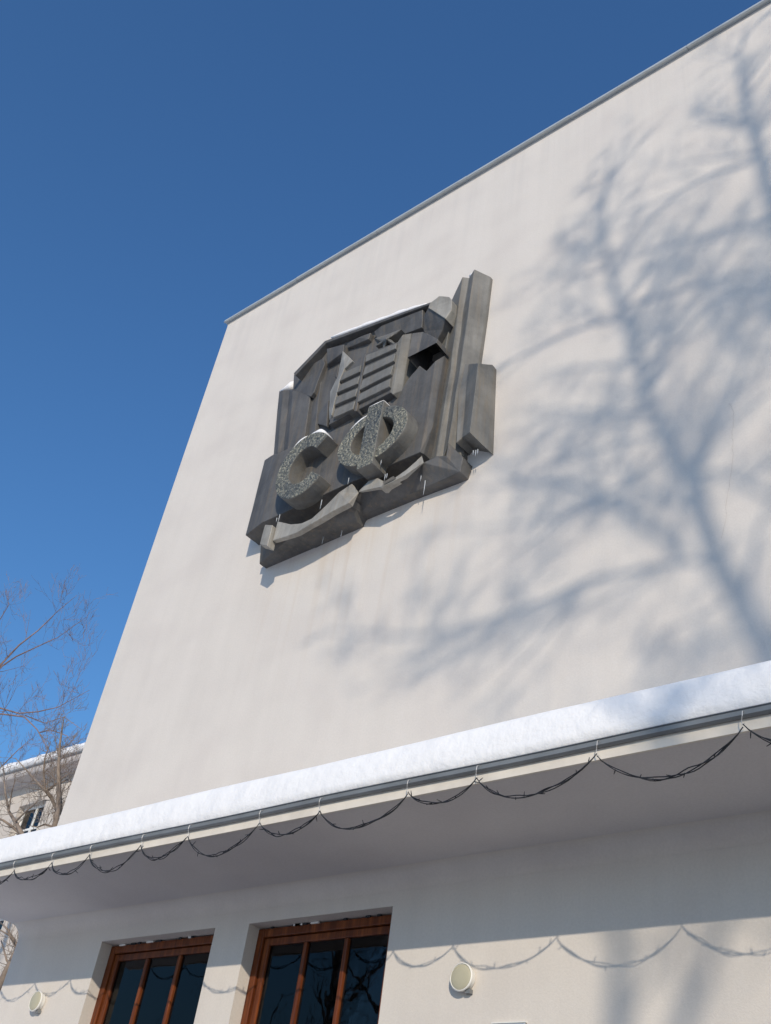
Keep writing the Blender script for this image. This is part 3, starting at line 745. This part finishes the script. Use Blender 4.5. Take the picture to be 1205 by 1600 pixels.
def arc(c_, r_, z_c, rz_, a0, a1, n, y, th):
    out = []
    for k in range(n + 1):
        t = k / n; a = math.radians(a0 + (a1 - a0) * t)
        out.append((c_ + r_ * math.cos(a), y, z_c + rz_ * math.sin(a), th * math.sin(math.pi * min(1, max(0.03, t)) * 0.97)))
    return out
snowcap(arc(cx, 0.51, cz, 0.58, 128, 96, 8, -LD1 + .01, 0.09), -0.38, 'left of the two snow slivers on top of the letter С')
snowcap(arc(cx, 0.51, cz, 0.58, 88, 56, 8, -LD1 + .01, 0.10), -0.38, 'right of the two snow slivers on top of the letter С')
snowcap(arc(fx, 0.60, fz, 0.47, 140, 103, 8, -LD1 + .03, 0.08), -0.38, 'snow sliver on the left bowl of the letter Ф')
snowcap([(fx - half + .01, -LD1, 11.27, 0.02), (fx, -LD1, 11.27, 0.035), (fx + half - .01, -LD1, 11.27, 0.015)], -0.38, 'thin snow sliver on the stem top of the letter Ф')
snowcap([(-10.12, -0.15, 13.40, 0.03), (-10.02, -0.16, 13.39, 0.10), (-9.93, -0.16, 13.38, 0.19), (-9.86, -0.14, 13.37, 0.20)], -0.01, 'rounded snow heap on the top of the left fluted strip')
hood = []
for k in range(25):
    t = k / 24; x_ = -8.93 + t * (6.93 - 8.93) * -1
    hood.append((x_, -0.335, 13.845 + (13.395 - 13.845) * t, (0.085 + 0.09 * abs(noise.noise(Vector((x_ * 3, 1, 2))))) * min(1, 8 * t + .1) * min(1, 9 * (1 - t) + .1)))
HOODSNOW = hood
snowcap(hood, -0.01, 'long thin snow strip along the sloping top edge of the relief')
snowcap([(-6.31, -0.18, 13.77, 0.03), (-6.27, -0.19, 13.77, 0.05), (-6.23, -0.2, 13.77, 0.03)], -0.01, 'tiny snow lump in the notch atop the tall right pilaster')

# icicles
ICE = [(-8.18, -0.42, 10.06, .15), (-8.98, -0.42, 10.12, .13), (-9.05, -0.40, 10.10, .06), (-7.988, -0.13, 9.66, .09), (-8.30, -0.15, 9.66, .11), (-6.583, -0.2, 9.88, .22), (-6.62, -0.25, 9.95, .09),
       (-5.83, -0.2, 10.05, .09), (-5.80, -0.2, 10.05, .07), (-5.86, -0.21, 10.05, .06), (-7.655, -0.5, 10.16, .10), (-7.12, -0.38, 10.08, .10), (-7.09, -0.38, 10.08, .07), (-7.118, -0.5, 10.25, .09)]
ICE_L = ['icicle hanging beside the bottom terminal of the letter С', 'longer of the two icicles above the left ribbon end', 'shorter of the two icicles above the left ribbon end',
         'right one of the two icicles under the lower left edge', 'left one of the two icicles under the lower left edge', 'longest icicle, under the lower right edge of the relief',
         'short icicle just above the longest one at the lower right', 'middle one of the three icicles under the short right pilaster', 'rightmost of the three icicles under the short right pilaster',
         'leftmost of the three icicles under the short right pilaster', 'icicle at the foot of the left bowl of the letter Ф', 'left one of the two icicles on the right ribbon', 'right one of the two icicles on the right ribbon', 'icicle on the stem foot of the letter Ф']
for (x_, y_, z_, l_), lab in zip(ICE, ICE_L):
    m_ = MB(); m_.tube([(0, 0, 0.01), (0.002, 0, -l_ * .4), (0, 0.001, -l_)], [0.007, 0.005, 0.002], 6)
    o = m_.build('icicle', M['ice'], smooth=True); o.location = (x_, y_, z_)
    tag(o, 'thin ' + lab, 'icicle', 'icicles on the relief')

# ------------------------------------------------------------------ neighbouring building
NY = 10.0
nb = tag(empty('neighbour_building', (-32, NY, 0)), 'beige neighbouring building with a deep snowy cornice behind bare branches', 'building')
NINV = Matrix.Translation((32, -NY, 0))
def npart(o, parent=None):
    if parent is None: o.parent = nb; o.matrix_parent_inverse = NINV
    else: o.parent = parent
    return o
WINX = [(-32.2, -30.6), (-34.6, -33.33), (-37.3, -36.0), (-29.3, -28.0)]
ROWS = [(11.35, 13.75), (7.6, 10.0), (3.9, 6.3)]
ZS2 = 14.44
m_ = MB()
xs_ = sorted([v for a in WINX for v in a]); X0, X1 = -48.0, -24.0
edges = [X0] + xs_ + [X1]
for i in range(len(edges) - 1):
    a, b_ = edges[i], edges[i + 1]
    if i % 2 == 0: m_.box(a, b_, NY, NY + 0.5, 0, ZS2)
    else:
        zz = [0.0]
        for (r0, r1) in sorted(ROWS): zz += [r0, r1]
        zz.append(ZS2)
        for j in range(0, len(zz), 2): m_.box(a, b_, NY, NY + 0.5, zz[j], zz[j + 1])
m_.box(X0, X1, NY + 0.9, NY + 12, 0, ZS2)
npart(m_.build('wall', M['stucco2']))
c = MB(); c.sweep_x([X0, X1], lambda x_: [(NY + 1, ZS2 + .001), (NY - .22, ZS2 + .001), (NY - .24, ZS2 + .05), (NY - .62, ZS2 + .06), (NY - .65, ZS2 + .10), (NY - .68, ZS2 + .30), (NY + 1, ZS2 + .30)])
cor = npart(c.build('cornice', M['trim2']))
gt = MB(); gt.tube([(X0, NY - .70, ZS2 + .29), (X1, NY - .70, ZS2 + .29)], .035, 8); gt.build('gutter', M['zinc'], cor)
for (x0, x1) in WINX:
    for (z0, z1) in ROWS:
        wi = bpy.data.objects.new('window', None); COL.objects.link(wi); npart(wi)
        yy = NY + 0.22; fw = .09
        m_ = MB(); m_.box(x0, x0 + fw, yy, yy + .08, z0, z1); m_.box(x1 - fw, x1, yy, yy + .08, z0, z1)
        m_.box(x0 + fw, x1 - fw, yy + .002, yy + .08, z1 - fw, z1 - .002); m_.box(x0 + fw, x1 - fw, yy + .002, yy + .08, z0 + .002, z0 + fw)
        mx = (x0 + x1) / 2; zm = z0 + (z1 - z0) * .66
        m_.box(mx - .05, mx + .05, yy - .004, yy + .07, z0 + fw, z1 - fw); m_.box(x0 + fw, x1 - fw, yy + .004, yy + .066, zm - .035, zm + .035)
        m_.build('window_frame', M['white'], wi)
        for k, (a, b_) in enumerate(((x0 + fw, mx - .05), (mx + .05, x1 - fw))):
            for (c0, c1) in ((z0 + fw, zm - .035), (zm + .035, z1 - fw)):
                m_ = MB(); m_.box(a, b_, yy + .03, yy + .036, c0, c1); m_.build('pane', M['glass2'], wi)
        m_ = MB(); m_.box(x0, mx - .02, yy + .16, yy + .17, z0, z1); m_.build('curtain', M['cream'], wi)
        m_ = MB(); m_.box(x0, x1, yy + .3, yy + .31, z0, z1); m_.build('dark_interior', M['room'], wi)
        m_ = MB(); m_.box(x0 - .08, x1 + .08, NY - .1, NY + .2, z0 - .06, z0 - .002); m_.build('sill', M['zinc'], wi)
rs = MB()
def roofp(x_):
    a = noise.noise(Vector((x_ * .9, 0, 0))) * .10 + noise.noise(Vector((x_ * 2.6, 5, 0))) * .07
    return [(NY - .60, ZS2 + .305), (NY - .80 + a * .5, ZS2 + .38 + a * .3), (NY - .78 + a * .4, ZS2 + .56 + a), (NY - .5, ZS2 + .72 + a), (NY + 1.0, ZS2 + .85 + a), (NY + 6, ZS2 + 2.2), (NY + 6, ZS2 + .305)]
rs.sweep_x([X0 + i * .12 for i in range(int((X1 - X0) / .12) + 1)], roofp)
tag(rs.build('roof_snow', M['snow'], smooth=True), 'lumpy snow along the cornice of the beige neighbouring building', 'snow', kind='stuff')

# ------------------------------------------------------------------ trees
def twig_system(mb, p, d, length, r, level, rnd, spread=0.7, up=0.12, kids=(3, 5), minr=0.004, sides=4):
    """one wandering shoot with side shoots"""
    n = 5; pts = [p.copy()]; rad = [r]; dirs = [d.copy()]
    for i in range(n):
        d = (d + Vector((rnd.gauss(0, .13), rnd.gauss(0, .13), rnd.gauss(0, .10) + up * .5))).normalized()
        p = p + d * (length / n); pts.append(p.copy()); dirs.append(d.copy()); rad.append(max(minr * .7, r * (1 - .72 * (i + 1) / n)))
    mb.tube(pts, rad, sides if r > .02 else 3, cap=False)
    if level <= 0: return
    for k in range(rnd.randint(*kids)):
        i = rnd.randint(1, n); a = rnd.uniform(0, 2 * math.pi)
        side = dirs[i].cross(Vector((math.cos(a), math.sin(a), .3)))
        if side.length < 1e-3: continue
        nd = (dirs[i] + side.normalized() * spread * rnd.uniform(.7, 1.5) + Vector((0, 0, up))).normalized()
        twig_system(mb, pts[i], nd, length * rnd.uniform(.45, .72), max(minr, rad[i] * .62), level - 1, rnd, spread, up, kids, minr, sides)

def tree(name, label, base, limbs, seed, bark, twigmat, group=None, kids=(3, 5), level=3, up=.12, dens=.55, tr0=.035, minr=.004, shorten=False):
    """limbs: list of (polyline, radii, twig length); first one is the trunk"""
    rnd = random.Random(seed)
    t = tag(empty(name, base), label, 'tree', group)
    inv = Matrix.Translation(-Vector(base))
    tm = MB(); cm = MB()
    for i, (pts, rad, tl, lv) in enumerate(limbs):
        tm.tube(pts, rad, 9 if i == 0 else 7)
        if tl <= 0: continue
        P = [Vector(q_) for q_ in pts]
        for j in range(1, len(P)):
            if i == 0 and j < len(P) * .45: continue
            seg = P[j] - P[j - 1]; cnt = max(1, int(seg.length / dens))
            for s_ in range(cnt):
                u = (s_ + rnd.random()) / cnt; a = rnd.uniform(0, 6.28)
                side = seg.normalized().cross(Vector((math.cos(a), math.sin(a), .2))).normalized()
                nd = (seg.normalized() * .8 + side * .9 + Vector((0, 0, up))).normalized()
                twig_system(cm, P[j - 1] + seg * u, nd, tl * rnd.uniform(.6, 1.2) * (.25 + .75 * min(1, rad[j] / .055) if shorten else 1), max(minr * 1.5, min(rad[j] * .5, tr0)), lv, rnd, .7, up, kids, minr)
    a = tm.build('trunk', bark, smooth=True); a.parent = t; a.matrix_parent_inverse = inv
    b_ = cm.build('crown', twigmat, smooth=True, fix=False); b_.parent = t; b_.matrix_parent_inverse = inv
    return t

# big tree behind the viewer: its limbs shade the right half of the facade
KS = SUN / 1.389
DIST = 15.0
limbs = []
rl = random.Random(5)
for i, L0 in enumerate(SHADOW_LIMBS):
    pts, rad = [], []; s = 0; sl = 0.0 if i == 0 else rl.uniform(-.55, .55)
    start = L0[0]
    for (x_, z_, r_) in L0:
        s = math.hypot(x_ - start[0], z_ - start[1])
        pts.append(Vector((x_, 0, z_)) + KS * (DIST + sl * s)); rad.append(r_ * ((0.48 if i == 0 else 0.42) * (1 - .5 * len(rad) / len(L0)) if i in (0, 12) else (0.28 if i == 3 else 0.36)))
    if i == 0:
        pre = [Vector((10.9, -DIST, -0.05)), Vector((10.7, -DIST, 3.4)), Vector((10.4, -DIST - .1, 7.6)), Vector((10.0, -DIST, 11.4))]
        pts = pre + pts; rad = [.42, .32, .26, .20] + rad
        limbs.append((pts, rad, 1.35, 2))
    else:
        if i == 12:
            pts = [Vector((10.05, -DIST, 10.9)), Vector((10.5, -DIST + .1, 14.6))] + pts; rad = [.14, .13] + rad
        limbs.append((pts, rad, 1.35, 2))
for i in range(len(limbs)):                  # secondary boughs
    P, R_, tl_, lv_ = limbs[i]
    k0 = 6 if i == 0 else 1
    for k in range(k0, len(P) - 1):
        if rl.random() < 0.25: continue
        d = (P[k + 1] - P[k]).normalized(); sgn = rl.choice((-1, 1))
        side = d.cross(Vector((0.63, -0.77, 0))).normalized() * sgn
        nd = (d * .7 + side * rl.uniform(.5, .9) + Vector((-.1, rl.uniform(-.45, .45), .32))).normalized()
        ln = rl.uniform(1.2, 2.6) * (.5 + .5 * min(1, R_[k] / .06)); p_ = P[k].copy(); pts = [p_.copy()]; r0 = min(.04, R_[k] * .6)
        for s_ in range(4):
            nd = (nd + Vector((rl.gauss(0, .12), rl.gauss(0, .12), rl.gauss(0, .1) + .04))).normalized(); p_ = p_ + nd * ln / 4; pts.append(p_.copy())
        limbs.append((pts, [max(.008, r0 * (1 - .2 * q_)) for q_ in range(5)], .95, 1))
tree('bare_tree', 'large bare tree whose shadow falls across the right half of the facade', (10.9, -DIST, 0), limbs, 21, M['bark'], M['twig'], 'bare trees across the forecourt', kids=(3, 6), up=.10, dens=.26, tr0=.023, minr=.006, shorten=True)

# a slimmer one beside it: soft bands on the entrance wall and the canopy snow
D2 = 20.0
def back(x_, z_, dd=0): return Vector((x_, 0, z_)) + KS * (D2 + dd)
q0 = back(-4.08, 3.4)
l2 = [([Vector((q0.x + .1, q0.y, -.05)), Vector((q0.x + .05, q0.y, 5)), q0, back(-4.06, 4.3), back(-4.0, 5.0), back(-3.9, 5.8)], [.2, .16, .075, .06, .04, .02], 1.2, 2),
      ([back(-4.1, 2.6), back(-3.75, 3.2, .2), back(-3.35, 3.9, .4), back(-3.05, 4.6, .5), back(-2.9, 5.4, .6)], [.06, .055, .05, .035, .02], 1.1, 2),
      ([back(-4.05, 4.5), back(-3.5, 5.0, -.3), back(-3.2, 5.6, -.5)], [.045, .04, .02], 1.0, 2),
      ([back(-4.05, 4.2), back(-4.6, 4.9, .3), back(-5.0, 5.7, .4), back(-5.2, 6.3, .4)], [.04, .035, .025, .012], 1.0, 2)]
tree('bare_tree', 'slimmer bare tree that shades the entrance wall below the canopy', (q0.x + .1, q0.y, 0), l2, 8, M['bark'], M['twig'], 'bare trees across the forecourt', kids=(2, 4), dens=.4, tr0=.022, minr=.007)

def wild_tree(name, label, base, h, seed, bark, twigmat, group, lean=(0, 0), nl=9, spread=1.0, tl=1.5, kids=(3, 5), lv=2, r0=.2, up=.12, zlow=.3, dens=.55, minr=.004):
    rnd = random.Random(seed); bx, by, bz = base
    N = 9; tp = []; wob = Vector((0, 0, 0))
    for k in range(N + 1):
        t = k / N; wob += Vector((rnd.gauss(0, .08), rnd.gauss(0, .08), 0)) * h / 12
        tp.append(Vector((bx + lean[0] * t * t, by + lean[1] * t * t, bz - .05 + h * t)) + wob)
    tr = [max(.012, r0 * (1 - t / N) ** .8) for t in range(N + 1)]
    ls = [(tp, tr, tl * .7, lv)]
    for k in range(nl):
        t = zlow + (0.95 - zlow) * (k + rnd.random() * .7) / nl; i = min(N - 1, int(t * N)); u = t * N - i
        p0 = tp[i].lerp(tp[i + 1], u); az = k * 2.4 + rnd.uniform(-.5, .5)
        d = Vector((math.cos(az), math.sin(az), rnd.uniform(.35, .9))).normalized(); ln = h * (1 - t * .72) * .42 * spread
        pts = [p0]; rr = [max(.02, tr[i] * .55)]
        for s_ in range(5):
            d = (d + Vector((rnd.gauss(0, .12), rnd.gauss(0, .12), rnd.gauss(0, .08) + .05))).normalized()
            pts.append(pts[-1] + d * ln / 5); rr.append(max(.008, rr[0] * (1 - .8 * (s_ + 1) / 5)))
        ls.append((pts, rr, tl, lv))
    return tree(name, label, base, ls, seed + 1, bark, twigmat, group, kids=kids, level=lv, up=up, dens=dens, minr=minr)

def traced(L0): return [([p_[:3] for p_ in l_], [p_[3] for p_ in l_]) for l_ in L0]
G2 = 'bare trees before the neighbouring building'
tree('bare_tree', 'bare tree with reddish twigs reaching into the sky at the left edge', (-29.0, 4, 0), [(p_, [q_ * (.45 if k_ else 1) for q_ in r_], 1.1, 3) for k_, (p_, r_) in enumerate(traced(SKY_LIMBS))], 32, M['twig'], M['twig'], G2, kids=(2, 4), up=.16, dens=.8, tr0=.011, minr=.0034)
tree('bare_tree', 'thin pale bare tree rising between the facade corner and the neighbouring window', (-17.6, 3, 0), [(p_, r_, .5, 2) for p_, r_ in traced(CORNER_LIMBS)], 45, M['twig_pale'], M['twig_pale'], G2, kids=(2, 4), up=.10, dens=.16, tr0=.012, minr=.004)
tree('bare_tree', 'low many-branched bare tree in front of the neighbouring window', (-19.4, 3.6, 0), [(p_, r_, .6, 2) for p_, r_ in traced(LOW_LIMBS)], 58, M['twig_pale'], M['twig_pale'], G2, kids=(2, 4), up=.12, dens=.28, tr0=.012, minr=.004)
# across the street, mirrored in the entrance windows
for k, (x_, y_, h_) in enumerate([(-20, -17, 15), (-27.5, -21, 17), (-15.0, -24, 16), (-36, -26, 18)]):
    wild_tree('bare_tree', ['bare tree mirrored in the left entrance window', 'tall bare tree across the street mirrored in the entrance glass', 'bare tree mirrored in the right entrance window', 'farthest bare tree across the street'][k],
              (x_, y_, 0), h_, 70 + k, M['bark'], M['bark'], 'bare trees across the street', nl=11, spread=1.0, tl=1.4, kids=(2, 3), lv=2, r0=.3, zlow=.25)
